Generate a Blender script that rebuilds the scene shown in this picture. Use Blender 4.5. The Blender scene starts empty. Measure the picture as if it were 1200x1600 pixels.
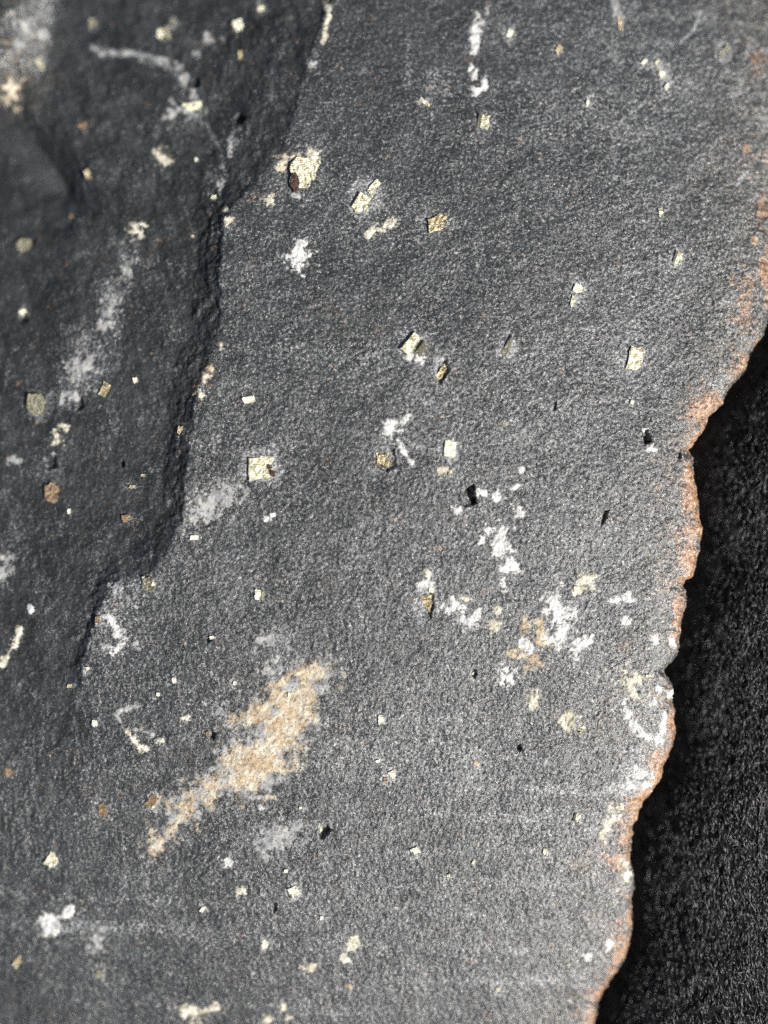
import bpy, math, random
import numpy as np

# ------------------------------------------------------------------ camera, sky, sun, exposure
# real size: about 60 x 80 mm of a slate slab seen in close-up; all lengths below are in millimetres and written to Blender in metres
MM = 0.001
CAM_H = 85.0            # lens above the slab's middle
PX = 0.05                # millimetres of slab for one pixel of the photograph
scene = bpy.context.scene
col = scene.collection

cam_data = bpy.data.cameras.new('camera')
cam = bpy.data.objects.new('camera', cam_data)
col.objects.link(cam)
cam.location = (0, 0, CAM_H * MM)
cam.rotation_euler = (0, 0, 0)
cam_data.sensor_fit = 'VERTICAL'
cam_data.sensor_height = 24
cam_data.lens = 12.0 / (40.0 / CAM_H)
cam_data.clip_start = 0.005
cam_data.clip_end = 10.0
cam_data.dof.use_dof = True
cam_data.dof.focus_distance = (CAM_H + 0.8) * MM
cam_data.dof.aperture_fstop = cam_data.lens / 10.6
scene.camera = cam

SUN_EL, SUN_AZ = 43.0, -30.0          # azimuth from +x (the right of the picture), counter-clockwise
world = bpy.data.worlds.new('World')
scene.world = world
world.use_nodes = True
wn = world.node_tree
sky = wn.nodes.new('ShaderNodeTexSky')
sky.sky_type = 'NISHITA'
sky.sun_disc = False
sky.air_density = 0.7
sky.dust_density = 4.0
sky.ozone_density = 0.3
sky.sun_elevation = math.radians(SUN_EL)
sky.sun_rotation = math.radians(90.0 - SUN_AZ)
bg = wn.nodes['Background']
wn.links.new(sky.outputs[0], bg.inputs[0])
bg.inputs[1].default_value = 0.05

sun_data = bpy.data.lights.new('sun', 'SUN')
sun_data.energy = 5.0
sun_data.angle = math.radians(0.5)
sun_data.color = (1.0, 0.97, 0.93)
sun = bpy.data.objects.new('sun', sun_data)
col.objects.link(sun)
sun.rotation_euler = (0, math.radians(90.0 - SUN_EL), math.radians(SUN_AZ))
sun.location = (0.3, -0.17, 0.32)

scene.view_settings.view_transform = 'Standard'
scene.view_settings.look = 'None'
scene.view_settings.gamma = 1.0
scene.view_settings.use_curve_mapping = False
scene.view_settings.exposure = 0.45
scene.cycles.use_denoising = False

# ------------------------------------------------------------------ numpy noise
def _hash(ix, iy, seed):
    h = (ix.astype(np.int64) * 374761393 + iy.astype(np.int64) * 668265263 + seed * 974711) & 0xffffffff
    h = ((h ^ (h >> 13)) * 1274126177) & 0xffffffff
    h = ((h ^ (h >> 16)) * 2246822519) & 0xffffffff
    return (h ^ (h >> 15)) & 0xffffffff

def perlin(x, y, seed=0):
    x0 = np.floor(x); y0 = np.floor(y)
    fx = x - x0; fy = y - y0
    ix = x0.astype(np.int64); iy = y0.astype(np.int64)
    u = fx * fx * fx * (fx * (fx * 6 - 15) + 10)
    v = fy * fy * fy * (fy * (fy * 6 - 15) + 10)
    def g(dx, dy):
        a = _hash(ix + dx, iy + dy, seed) * (2 * math.pi / 4294967296.0)
        return np.cos(a) * (fx - dx) + np.sin(a) * (fy - dy)
    a = g(0, 0); b = g(1, 0); c = g(0, 1); d = g(1, 1)
    return (a + u * (b - a)) * (1 - v) + (c + u * (d - c)) * v      # about -0.7 .. 0.7

def fbm(x, y, scale, octaves=4, seed=0, gain=0.5):
    s = np.zeros(np.broadcast(x, y).shape); amp = 1.0; f = 1.0 / scale
    for o in range(octaves):
        s += amp * perlin(x * f + 17.3 * o, y * f - 9.1 * o, seed + o * 31)
        amp *= gain; f *= 2.03
    return s

def sstep(a, b, x):
    t = np.clip((x - a) / (b - a), 0, 1)
    return t * t * (3 - 2 * t)

# ------------------------------------------------------------------ slab: plan of the surface, traced from image pixels
KX, KY = 0.0012, 0.0017
def _lim(t):                          # the gentle doming levels out beyond the picture
    a = np.abs(t)
    return np.where(a < 42, a, 42 + 4 * np.tanh((a - 42) / 4))
def dome(x, y):
    return -(KX * _lim(x) ** 2 + KY * _lim(y) ** 2)

def to_px(x, y):                      # plan millimetres -> image pixel, projected towards the camera
    k = CAM_H / (CAM_H - dome(x, y)) / PX
    return 600 + x * k, 800 - y * k

def to_mm(px, py):                    # image pixel -> plan millimetres, down the camera's line of sight
    X = (px - 600) * PX; Y = (800 - py) * PX
    x, y = X, Y
    for _ in range(4):
        f = (CAM_H - dome(x, y)) / CAM_H
        x, y = X * f, Y * f
    return x, y

# right-hand broken edge, traced from image pixels (row, column)
EDGE = [(-400, 1190), (-200, 1240), (0, 1222), (150, 1212), (300, 1212), (420, 1213), (480, 1209), (520, 1198), (548, 1177), (570, 1172), (590, 1157), (610, 1141), (628, 1134),
        (650, 1112), (668, 1105), (680, 1096), (697, 1086), (702, 1079), (708, 1082), (716, 1087), (730, 1086), (760, 1091), (790, 1097), (815, 1097), (824, 1102), (835, 1101),
        (850, 1099), (868, 1096), (885, 1091), (903, 1084), (908, 1075), (917, 1071), (926, 1077), (940, 1077), (960, 1070), (985, 1067), (1005, 1065), (1022, 1062),
        (1034, 1056), (1040, 1048), (1048, 1040), (1056, 1043), (1066, 1050), (1080, 1055), (1095, 1054), (1120, 1057), (1145, 1058), (1165, 1055), (1180, 1047), (1200, 1040),
        (1220, 1034), (1240, 1021), (1255, 1008), (1275, 1000), (1292, 992), (1310, 991), (1330, 988), (1345, 987), (1365, 992), (1390, 993), (1410, 989), (1440, 990),
        (1470, 986), (1490, 982), (1510, 974), (1530, 961), (1545, 951), (1556, 943), (1570, 938), (1585, 934), (1600, 931), (1700, 918), (1850, 880), (2100, 830)]
_er = np.array([to_mm(c, r) for r, c in EDGE])
_o = np.argsort(_er[:, 1])
EY, EX = _er[_o, 1], _er[_o, 0]
def right_edge(y):
    e = np.interp(y, EY, EX)
    return e + 0.16 * fbm(y, y * 0 + 3.3, 0.9, 3, 5) + 0.10 * fbm(y, y * 0 + 8.1, 0.35, 2, 6)

def axis(lo, a, b, hi, step):
    fine = np.arange(a, b + step * 0.5, step)
    left, right = [], []
    s, p = step, a
    while p > lo:
        s *= 1.12; p -= s; left.append(p)
    s, p = step, b
    while p < hi:
        s *= 1.12; p += s; right.append(p)
    return np.concatenate([np.array(left[::-1]), fine, np.array(right)])

STEP = 0.085
RX = 30.9                                   # nominal right side before the broken outline is applied
xs = axis(-72.0, -33.0, RX, RX - 1, STEP)
ys = axis(-66.0, -43.0, 43.0, 66.0, STEP)
NX, NY = len(xs), len(ys)
GX0, GY = np.meshgrid(xs, ys)
RE = right_edge(ys)
wgt = sstep(-6.0, RX, xs)[None, :]
GX = GX0 + (RE[:, None] - RX) * wgt
# the far (unseen) sides of the slab have a broken outline too
lw = sstep(-34, -72, xs)[None, :]
GX = GX + lw * (6.0 * fbm(ys, ys * 0 + 1.7, 30.0, 4, 77))[:, None]
tw = sstep(43.2, 66, np.abs(ys))[:, None]
GY = GY + tw * np.sign(GY) * (5.0 * fbm(xs, xs * 0 + 4.1, 26.0, 4, 78))[None, :]
DE = (RE[:, None] - GX)                     # distance inwards from the broken edge
U, V = to_px(GX, GY)

def seg_dist(px, py, pts):
    """distance to a polyline and side (positive on its left when walking)"""
    best = np.full(px.shape, 1e9); side = np.zeros(px.shape); along = np.zeros(px.shape)
    L = 0.0
    for (ax, ay), (bx, by) in zip(pts[:-1], pts[1:]):
        dx, dy = bx - ax, by - ay
        ll = dx * dx + dy * dy
        t = np.clip(((px - ax) * dx + (py - ay) * dy) / ll, 0, 1)
        qx, qy = px - (ax + t * dx), py - (ay + t * dy)
        d = np.hypot(qx, qy)
        m = d < best - 1e-6
        best = np.where(m, d, best)
        side = np.where(m, np.sign(dx * qy - dy * qx), side)
        along = np.where(m, L + t * math.sqrt(ll), along)
        L += math.sqrt(ll)
    return best, side, along

def in_poly(px, py, poly):
    ins = np.zeros(px.shape, bool)
    n = len(poly)
    for i in range(n):
        x1, y1 = poly[i]; x2, y2 = poly[(i + 1) % n]
        c = ((y1 > py) != (y2 > py))
        with np.errstate(divide='ignore', invalid='ignore'):
            xi = (x2 - x1) * (py - y1) / (y2 - y1 + 1e-12) + x1
        ins ^= c & (px < xi)
    return ins

# noisy image pixel coordinates, for ragged outlines
NU = 7.0 * fbm(GX, GY, 2.2, 4, 11)
NV = 7.0 * fbm(GX, GY, 2.2, 4, 12)
UN, VN = U + NU, V + NV

# --- the cleavage step: everything left of it is a lower, darker layer; part of its shade is put into the colour
STEPL = [(560, -900), (540, -200), (520, 0), (505, 40), (494, 62), (480, 100), (468, 150), (456, 200), (441, 235), (404, 282), (366, 318), (350, 345), (347, 400), (346, 450),
         (345, 515), (336, 548), (320, 572), (311, 605), (303, 650), (297, 700), (291, 760), (285, 818), (274, 838), (262, 862), (246, 886), (222, 903),
         (184, 907), (166, 930), (155, 952), (150, 975), (138, 1008), (129, 1040), (129, 1070), (136, 1100), (146, 1140), (150, 1190), (120, 1300), (60, 1500), (-100, 1800), (-300, 2600)]
NJ = 7.0 * fbm(GX, GY, 0.8, 3, 13, 0.6) * np.interp(V, [0, 250, 350], [0.5, 0.6, 1.0])
d, sd, al = seg_dist(U + 0.6 * NU + NJ, V + 0.6 * NV, STEPL)
left_d = np.where(sd > 0, d, -d)            # walking down the picture, left of the line in image space has a positive cross product
wallw = np.interp(V, [-200, 0, 150, 250, 330, 380, 500, 700, 800, 860, 900, 960, 1060, 1150, 1300], [210, 190, 150, 95, 44, 42, 52, 44, 38, 50, 30, 16, 16, 60, 200])
stepH = np.interp(V, [-600, 0, 300, 500, 800, 900, 1000, 1080, 1160, 1300, 1700], [1.5, 1.5, 1.15, 1.0, 0.90, 0.70, 0.42, 0.34, 0.20, 0.12, 0.1])
prof = np.clip(left_d / wallw, 0, 1)
tq = prof * 5 + 0.9 * fbm(GX, GY, 2.5, 3, 23)
prof = np.clip(prof + 0.02 * np.sin(2 * np.pi * tq) * np.sin(np.pi * prof), 0, 1)
wall = 0.06 * sstep(0, 7, left_d) + 0.49 * prof + 0.45 * sstep(-0.25, 1.1, prof) - 0.45 * sstep(-0.25, 1.1, 0.0) * (1 - prof)
low_w = np.interp(V, [1040, 1180, 1500], [16, 90, 260])
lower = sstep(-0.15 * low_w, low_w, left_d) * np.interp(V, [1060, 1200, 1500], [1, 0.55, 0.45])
Z = dome(GX, GY)
Z -= stepH * wall
tilt = 26 * (1 - np.exp(-np.clip(left_d - wallw * 0.8, 0, 4000) * PX / 26))
Z -= tilt * np.interp(V, [-200, 300, 900, 1200, 1500], [0.02, 0.055, 0.075, 0.05, 0.02])
# small ledges on the step's wall
inwall = np.exp(-((prof - 0.5) / 0.33) ** 2) * (left_d > 0)
Z += inwall * 0.08 * fbm(GX * 1.3, GY * 0.45, 1.1, 4, 21)
# lip of the upper layer
Z += 0.06 * np.exp(-((left_d + 6) / 6.0) ** 2) * fbm(GX, GY, 0.8, 3, 22)

# --- lower flake boundary at far left, and the raised corner of an older layer
d2, s2, _ = seg_dist(UN, VN, [(-900, -260), (-300, 20), (-60, 130), (10, 170), (60, 214), (105, 262), (120, 310), (112, 360), (60, 470), (-200, 700)])
l2 = np.where(s2 > 0, d2, -d2)
fade2 = np.interp(V, [-400, 180, 280, 330, 420], [1, 1, 1, 0.7, 0.1])
Z -= 1.2 * sstep(-10, 46, l2) * fade2
d3, s3, _ = seg_dist(UN, VN, [(140, -300), (100, -20), (88, 20), (66, 62), (58, 100), (30, 136), (0, 156), (-200, 240), (-700, 330)])
l3 = np.where(s3 > 0, -d3, d3)
c3 = sstep(6, -80, l3)
Z += 1.55 * c3
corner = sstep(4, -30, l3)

hc, hs = math.cos(math.radians(50)), math.sin(math.radians(50))
ha, hb = (UN - 62) * hc + (VN - 244) * hs, -(UN - 62) * hs + (VN - 244) * hc
hr = np.hypot(ha / 108, hb / 34)
Z -= 1.25 * sstep(1.5, 0.15, hr)
# triangular facet below the big square crystal, and the flake hollow
tri = in_poly(U + 0.4 * NU, V + 0.4 * NV, [(386, 742), (388, 762), (352, 802), (322, 826), (288, 828), (291, 790), (330, 752)])
Z -= np.where(tri, 0.05, 0.0)

# --- relief of the stone
Z += 0.30 * fbm(GX, GY, 14.0, 3, 31)
Z += 0.05 * fbm(GX * 0.8, GY * 1.25, 3.2, 3, 32)
band = sstep(1050, 1200, V) * (1 - 0.3 * lower)
lam = np.sin(GY * 2.3 + 0.10 * GX + 3.2 * fbm(GX * 0.35, GY, 5.0, 3, 33)) * np.clip(0.6 + fbm(GX * 0.3, GY, 6.0, 2, 37), 0, 1.2)
Z += 0.026 * band * lam
rough = 1.0 + 0.7 * lower
Z += rough * 0.045 * fbm(GX, GY, 0.95, 3, 34)
gr = fbm(GX, GY, 0.30, 2, 35, 0.7)
Z += 0.046 * gr * (np.clip((STEP * 3 - np.abs(np.gradient(GY, axis=0))) / STEP, 0, 1))
# lower layer: coarse hackly cleavage, running down to the right at the top left
hk = lower * np.interp(V, [0, 450, 700], [1.0, 0.6, 0.25])
ca, sa = math.cos(math.radians(-62)), math.sin(math.radians(-62))
Z += hk * 0.30 * fbm((GX * ca + GY * sa) * 0.45, -GX * sa + GY * ca, 1.5, 4, 36)

# --- rim: worn and chipped towards the broken edge
chip = fbm(GX, GY, 1.6, 4, 41)
Z -= 0.35 * sstep(1.2 + 0.8 * chip, -0.1, DE) + 0.22 * sstep(0.35, 0.0, DE)
Z -= 0.15 * sstep(3.2, 0.0, DE + 1.2 * fbm(GX, GY, 2.4, 3, 42))
Z += 0.10 * sstep(2.0, 0.2, DE) * fbm(GX, GY, 0.5, 3, 43)

Z = np.maximum(Z, -5.75 + 0.1 * np.tanh(Z + 5.75))
# --- pits where crystals have fallen out: (outline, depth)
PITS = [([(727, 764), (741, 756), (745, 786), (738, 789)], 1.7),
        ([(709, 768), (727, 763), (738, 789), (722, 793)], 0.35),
        ([(499, 1291), (509, 1289), (518, 1297), (512, 1304), (503, 1313), (498, 1308)], 1.1),
        ([(364, 176), (372, 170), (382, 178), (376, 189), (366, 187)], 1.2),
        ([(28, 360), (40, 362), (38, 376), (28, 372)], 0.9),
        ([(738, 1044), (744, 1046), (746, 1054), (741, 1060), (737, 1056)], 0.7),
        ([(320, 996), (327, 993), (332, 1000), (324, 1004)], 0.7),
        ([(330, 1143), (337, 1146), (334, 1157), (328, 1152)], 0.8),
        ([(938, 796), (952, 797), (948, 808), (939, 822), (942, 806)], 0.8),
        ([(1003, 670), (1012, 671), (1016, 692), (1009, 690)], 0.6),
        ([(1005, 682), (1016, 680), (1018, 690), (1008, 694)], 0.7),
        ([(426, 1412), (433, 1408), (432, 1421), (427, 1425)], 0.6),
        ([(181, 721), (187, 719), (191, 725), (186, 730)], 0.9),
        ([(808, 1165), (814, 1163), (815, 1172), (809, 1174)], 0.6),
        ([(658, 930), (676, 922), (679, 944), (673, 966), (666, 958)], 0.6),
        ([(684, 566), (696, 562), (702, 580), (688, 602), (682, 590)], 0.55),
        ([(18, 486), (30, 484), (34, 496), (22, 500)], 0.8),
        ([(294, 112), (306, 108), (308, 124), (298, 128)], 0.8),
        ([(866, 628), (869, 628), (868, 642), (865, 640)], 0.5),
        ([(586, 700), (616, 700), (620, 728), (604, 738), (588, 728)], 0.35),
        ([(1061, 707), (1065, 706), (1065, 716), (1062, 717)], 0.6),
        ([(300, 838), (304, 836), (306, 842), (300, 844)], 0.3),
        ([(110, 620), (120, 616), (124, 634), (112, 640)], 0.7),
        ([(60, 715), (78, 712), (80, 728), (64, 734)], 0.6)]
for poly, dep in PITS:
    bx0, bx1 = min(p[0] for p in poly) - 3, max(p[0] for p in poly) + 3
    by0, by1 = min(p[1] for p in poly) - 3, max(p[1] for p in poly) + 3
    m = (U > bx0) & (U < bx1) & (V > by0) & (V < by1)
    idx = np.nonzero(m)
    ins = in_poly(U[idx], V[idx], poly)
    Z[idx] -= np.where(ins, 0.62 * dep * (0.85 + 0.3 * perlin(GX[idx] * 2, GY[idx] * 2, 9)), 0)

# --- small crystals placed by image pixels, and bright slivers painted for lit pit walls: x, y, w, h, rotation, kind, outline
HEXA = [(-0.5, -0.1), (-0.25, -0.48), (0.3, -0.5), (0.5, -0.05), (0.28, 0.45), (-0.3, 0.5)]
RHOM = [(-0.5, -0.35), (0.15, -0.5), (0.5, 0.35), (-0.15, 0.5)]
TRI = [(-0.5, 0.30), (0.45, 0.5), (0.42, 0.0), (0.22, -0.5), (-0.15, -0.2)]
RAG = [(-0.5, -0.3), (-0.2, -0.5), (0.1, -0.35), (0.35, -0.45), (0.5, 0.0), (0.3, 0.2), (0.4, 0.5), (0.0, 0.4), (-0.3, 0.5), (-0.4, 0.1)]
LUMP = [(-0.45, -0.25), (-0.1, -0.5), (0.35, -0.4), (0.5, 0.1), (0.2, 0.5), (-0.3, 0.45)]
SMALL = [
    (370, 33, 16, 26, 20, 'bright', None), (247, 40, 20, 20, 15, 'pitted', LUMP), (374, 79, 9, 17, 5, 'gold', None), (264, 20, 12, 16, 0, 'olive', LUMP), (136, 22, 12, 16, 10, 'olive', None),
    (297, 160, 30, 22, 16, 'pitted', None), (119, 187, 18, 14, 10, 'brown', TRI), (130, 262, 17, 17, 30, 'gold', LUMP), (51, 88, 16, 24, 16, 'pitted', RAG), (303, 242, 5, 6, 0, 'bright', None),
    (332, 304, 11, 8, 0, 'pitted', RAG), (297, 364, 6, 6, 0, 'gold', LUMP), (98, 326, 8, 9, 20, 'brown', LUMP), (663, 160, 20, 7, -32, 'pitted', None), (757, 192, 18, 26, -10, 'pitted', RAG), (797, 52, 9, 14, -20, 'bright', None), (405, 5, 14, 12, 0, 'pitted', LUMP),
    (873, 78, 11, 18, -20, 'gold', LUMP), (918, 161, 6, 13, -5, 'bright', LUMP), (1006, 98, 8, 14, -28, 'bright', RHOM), (1026, 98, 6, 13, -20, 'pitted', RHOM), (1034, 117, 12, 13, 10, 'bright', HEXA),
    (1041, 136, 7, 14, -20, 'bright', LUMP), (968, 38, 7, 22, 8, 'gold', None), (1032, 333, 8, 16, 8, 'pitted', RAG), (1131, 80, 12, 24, -34, 'olive', RHOM), (1060, 404, 13, 22, -18, 'pitted', RAG),
    (206, 591, 7, 9, 20, 'bright', None), (24, 481, 12, 12, -30, 'bright', RHOM), (202, 760, 13, 6, 0, 'gold', RAG), (280, 671, 11, 14, 0, 'gold', RAG), (101, 799, 5, 8, 0, 'bright', None),
    (219, 742, 8, 5, -20, 'gold', RAG), (304, 840, 13, 8, 0, 'bright', None), (193, 810, 14, 11, 12, 'brown', None), (137, 1045, 8, 6, 20, 'pitted', LUMP), (107, 1073, 10, 7, 0, 'gold', RAG), (152, 968, 9, 12, 0, 'brown', LUMP),
    (272, 1063, 8, 11, 10, 'bright', LUMP), (247, 1085, 7, 7, 0, 'bright', LUMP), (367, 1067, 6, 7, 0, 'bright', LUMP), (148, 1130, 10, 12, 10, 'bright', HEXA), (405, 929, 13, 17, -4, 'bright', None),
    (595, 1124, 9, 14, 3, 'bright', None), (452, 1086, 6, 10, 10, 'bright', RHOM), (325, 1147, 6, 10, 20, 'brown', None), (82, 1342, 18, 24, -32, 'pitted', None), (160, 1266, 16, 24, 12, 'brown', LUMP), (237, 1252, 20, 26, -22, 'brown', RHOM),
    (243, 1254, 4, 24, -28, 'pitted', None), (28, 1503, 14, 22, -24, 'gold', RHOM), (155, 1522, 12, 13, 0, 'olive', HEXA), (317, 1420, 6, 10, -35, 'bright', None),
    (613, 1212, 13, 20, 8, 'bright', TRI), (602, 1219, 8, 10, 0, 'brown', RAG), (649, 1329, 13, 13, 28, 'bright', None), (459, 1392, 15, 17, 28, 'bright', None), (501, 1301, 4, 20, -5, 'bright', None),  # the thin sliver is the pit's lit wall, painted bright
    (700, 1370, 6, 13, -10, 'pitted', TRI), (740, 1347, 6, 10, -10, 'pitted', RHOM), (447, 1360, 5, 6, 0, 'bright', None), (503, 1433, 5, 7, 10, 'bright', None), (903, 1277, 11, 13, -10, 'pitted', HEXA),
    (852, 1330, 9, 12, 0, 'pitted', RAG), (988, 628, 7, 8, 0, 'bright', LUMP), (740, 1055, 5, 9, 8, 'bright', TRI), (331, 996, 6, 5, 10, 'bright', None), (785, 664, 9, 16, 20, 'olive', TRI),  # the bright piece beside the small pit is its lit wall, painted
    (900, 920, 7, 10, 0, 'pitted', None), (778, 1545, 8, 9, 0, 'pitted', RAG), (684, 1465, 0, 0, 0, None, None), (560, 880, 0, 0, 0, None, None), (674, 922, 7, 8, 0, 'bright', None), (1012, 1056, 8, 6, 20, 'pitted', None),
    (908, 1142, 6, 9, 0, 'gold', RAG), (944, 801, 8, 6, 0, 'olive', None), (1017, 686, 7, 4, 30, 'olive', None), (470, 1262, 6, 5, 0, 'bright', RAG), (590, 1190, 6, 5, 20, 'bright', None), (170, 905, 0, 0, 0, None, None), (540, 1240, 0, 0, 0, None, None)]

# --- masks for the minerals on the surface (stains, plus some sheen and shade put into the pale tone)
rust = np.zeros_like(Z)
rust = np.maximum(rust, np.clip(0.72 + 1.1 * fbm(GX * 0.3, GY, 4.2, 3, 53), 0.12, 1.05) * sstep(2.4, 0.0, DE + 1.9 * fbm(GX, GY, 3.0, 4, 51)) * np.interp(V, [0, 60, 480, 560, 600, 640, 900, 1020, 1040, 1080, 1180, 1700], [0.2, 0.3, 0.8, 0.7, 0.45, 0.9, 1, 0.7, 0.55, 0.9, 0.85, 0.9]))
for (cx, cy, rx, ry, k) in [(1105, 640, 44, 40, 0.9), (1085, 690, 30, 44, 0.6), (968, 1346, 34, 22, 0.95), (915, 1350, 26, 14, 0.55), (945, 1560, 40, 26, 0.9), (1165, 470, 30, 70, 0.6), (1082, 770, 22, 70, 0.9), (1078, 870, 22, 60, 0.9), (1062, 955, 18, 46, 0.85), (1050, 1130, 12, 50, 0.9), (1012, 1240, 18, 30, 0.7),
                            (1160, 265, 30, 50, 0.2), (1167, 232, 9, 9, 1.0), (1192, 330, 20, 40, 0.6), (1178, 376, 8, 8, 1.0), (1186, 95, 20, 30, 0.6), (1030, 760, 40, 60, 0.25), (1060, 850, 30, 60, 0.5),
                            (320, 590, 14, 22, 0.5), (980, 1010, 60, 40, 0.22), (970, 1465, 26, 44, 0.6)]:
    rust = np.maximum(rust, k * np.clip(1.25 - np.hypot((U - cx) / rx, (V - cy) / ry), 0, 1))
buff = np.zeros_like(Z)                    # yellowish brown tint
for (cx, cy, rx, ry, k) in [(960, 1120, 70, 90, 0.7), (930, 1340, 60, 60, 0.6), (900, 1480, 70, 110, 0.45), (1030, 900, 60, 140, 0.5), (1130, 330, 60, 200, 0.3), (1180, 60, 50, 120, 0.5),
                            (15, 80, 60, 90, 0.9), (880, 1580, 60, 40, 0.7), (430, 1120, 120, 120, 0.25), (390, 640, 10, 10, 0.0), (330, 780, 60, 40, 0.5), (1010, 790, 40, 60, 0.3)]:
    buff = np.maximum(buff, k * np.clip(1.3 - np.hypot((U - cx) / rx, (V - cy) / ry), 0, 1))
buff = np.maximum(buff, 0.62 * sstep(7.0, 1.0, DE + 3.0 * fbm(GX, GY, 6.0, 3, 52)))
dust_and_light = np.full_like(Z, 0.265)
dust_and_light += 0.16 * fbm(GX, GY, 9.0, 4, 61) + 0.10 * fbm(GX, GY, 1.6, 3, 62)
dust_and_light -= 0.27 * lower  # darker layer, with the shade of its tilt put into the colour
dust_and_light += lower * (0.30 * fbm(GX, GY, 2.6, 4, 64, 0.6) + 0.05)
dust_and_light += 0.30 * corner * (0.7 + 0.8 * fbm(GX, GY, 1.2, 3, 63))  # raised corner paler: its sunlit face is also put into the colour
dust_and_light += 0.24 * band * np.clip(lam, -0.2, 1) ** 2 * np.sign(lam)
dust_and_light += 0.13 * sstep(550, 1100, U)  # sun sheen painted in: stone gets paler towards the right
for (cx, cy, rx, ry, k) in [(540, 560, 140, 60, 0.10), (700, 1180, 240, 60, 0.10), (560, 1190, 60, 40, 0.12), (680, 1390, 160, 30, 0.05), (430, 1000, 30, 30, 0.35), (440, 1050, 24, 20, 0.35), (436, 1308, 44, 34, 0.36),
                            (330, 780, 44, 34, 0.32), (840, 960, 70, 60, 0.08), (190, 960, 46, 54, 0.16), (162, 470, 26, 60, 0.45), (125, 560, 34, 54, 0.50), (195, 400, 20, 44, 0.45), (105, 610, 34, 34, 0.4), (80, 720, 30, 60, 0.25), (30, 850, 40, 60, 0.12),
                            (680, 132, 28, 26, 0.26), (300, 170, 40, 40, 0.22), (45, 40, 46, 80, 0.30), (320, 60, 34, 40, 0.2), (355, 215, 16, 36, 0.25), (345, 280, 14, 30, 0.25), (650, 1560, 300, 70, 0.10), (1000, 60, 120, 90, 0.08),
                            (470, 300, 50, 60, 0.10), (360, 360, 24, 30, 0.2), (0, 890, 18, 36, 0.3), (985, 1070, 50, 40, 0.18), (1000, 1220, 40, 40, 0.25), (945, 1290, 30, 30, 0.25), (1180, 140, 60, 120, 0.1),
                            (100, 1440, 60, 50, 0.12), (340, 1110, 24, 30, 0.2), (640, 1180, 40, 30, 0.1)]:
    dust_and_light += k * np.clip(1.3 - np.hypot((UN - cx) / rx, (VN - cy) / ry), 0, 1)
# bruised, powdery stone round the crystals
_hr = random.Random(8)
for (cx, cy, w, h) in [q[:4] for q in SMALL if q[5]] + [(476, 268, 50, 60), (410, 731, 50, 44), (570, 308, 40, 46), (684, 348, 40, 30), (646, 541, 36, 44), (692, 580, 24, 36), (792, 541, 20, 38), (601, 718, 34, 34), (703, 701, 24, 30), (667, 942, 30, 40), (992, 562, 32, 40), (902, 455, 24, 30), (232, 913, 34, 30), (48, 629, 40, 40)]:
    k, ex = _hr.uniform(0.10, 0.45), _hr.uniform(3, 7)
    x0, x1, y0, y1 = cx - w - 20, cx + w + 20, cy - h - 20, cy + h + 20
    idx = np.nonzero((U > x0) & (U < x1) & (V > y0) & (V < y1))
    rr_ = np.hypot((U[idx] + NU[idx] - cx) / (w * 0.55 + ex), (V[idx] + NV[idx] - cy) / (h * 0.55 + ex))
    dust_and_light[idx] += k * sstep(1.35, 0.7, rr_)
# pale hairline veins, and the triangular facet's lit edge painted as pale lines
VEINS_LIT_EDGE = [([(350, 545), (430, 545), (520, 556), (600, 584), (680, 628), (780, 660), (860, 700)], 12, 0.12), ([(1040, 420), (1000, 300), (930, 210)], 14, 0.06), ([(480, 840), (420, 850), (330, 900), (290, 960)], 12, 0.08), ([(560, 690), (620, 640), (660, 600)], 16, 0.07), ([(135, 58), (150, 70), (185, 68), (215, 76), (245, 86), (268, 98), (282, 120)], 7, 0.55), ([(622, 686), (628, 700), (636, 716), (646, 728)], 3, 0.7), ([(388, 764), (374, 786)], 2, 0.8), ([(366, 808), (356, 822)], 2, 0.5),
         ([(300, 170), (322, 192), (338, 220), (350, 262)], 4, 0.4), ([(1096, 20), (1084, 44), (1064, 66)], 2.5, 0.5), ([(1026, 470), (1000, 430)], 2, 0.0), ([(955, -30), (962, 10), (968, 30)], 7, 0.45),
         ([(460, 1360), (452, 1374)], 1.6, 0.5), ([(622, 1125), (630, 1120)], 1.6, 0.6), ([(935, 200), (970, 190), (1000, 165), (1040, 150)], 3, 0.25), ([(1150, 160), (1160, 100), (1180, 60)], 6, 0.15),
         ([(540, 1330), (620, 1290), (700, 1270)], 3, 0.2), ([(636, 60), (640, 100), (636, 130)], 5, 0.25), ([(1150, 290), (1166, 270)], 4, 0.5), ([(330, 1050), (350, 1078), (362, 1068)], 4, 0.3)]
for pts, w, k in VEINS_LIT_EDGE:
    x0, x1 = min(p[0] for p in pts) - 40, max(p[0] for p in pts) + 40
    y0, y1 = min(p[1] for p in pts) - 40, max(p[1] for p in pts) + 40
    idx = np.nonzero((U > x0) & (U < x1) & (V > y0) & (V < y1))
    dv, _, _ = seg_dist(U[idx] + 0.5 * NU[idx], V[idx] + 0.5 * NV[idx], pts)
    dust_and_light[idx] += k * sstep(w * 1.6, w * 0.3, dv)

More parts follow.
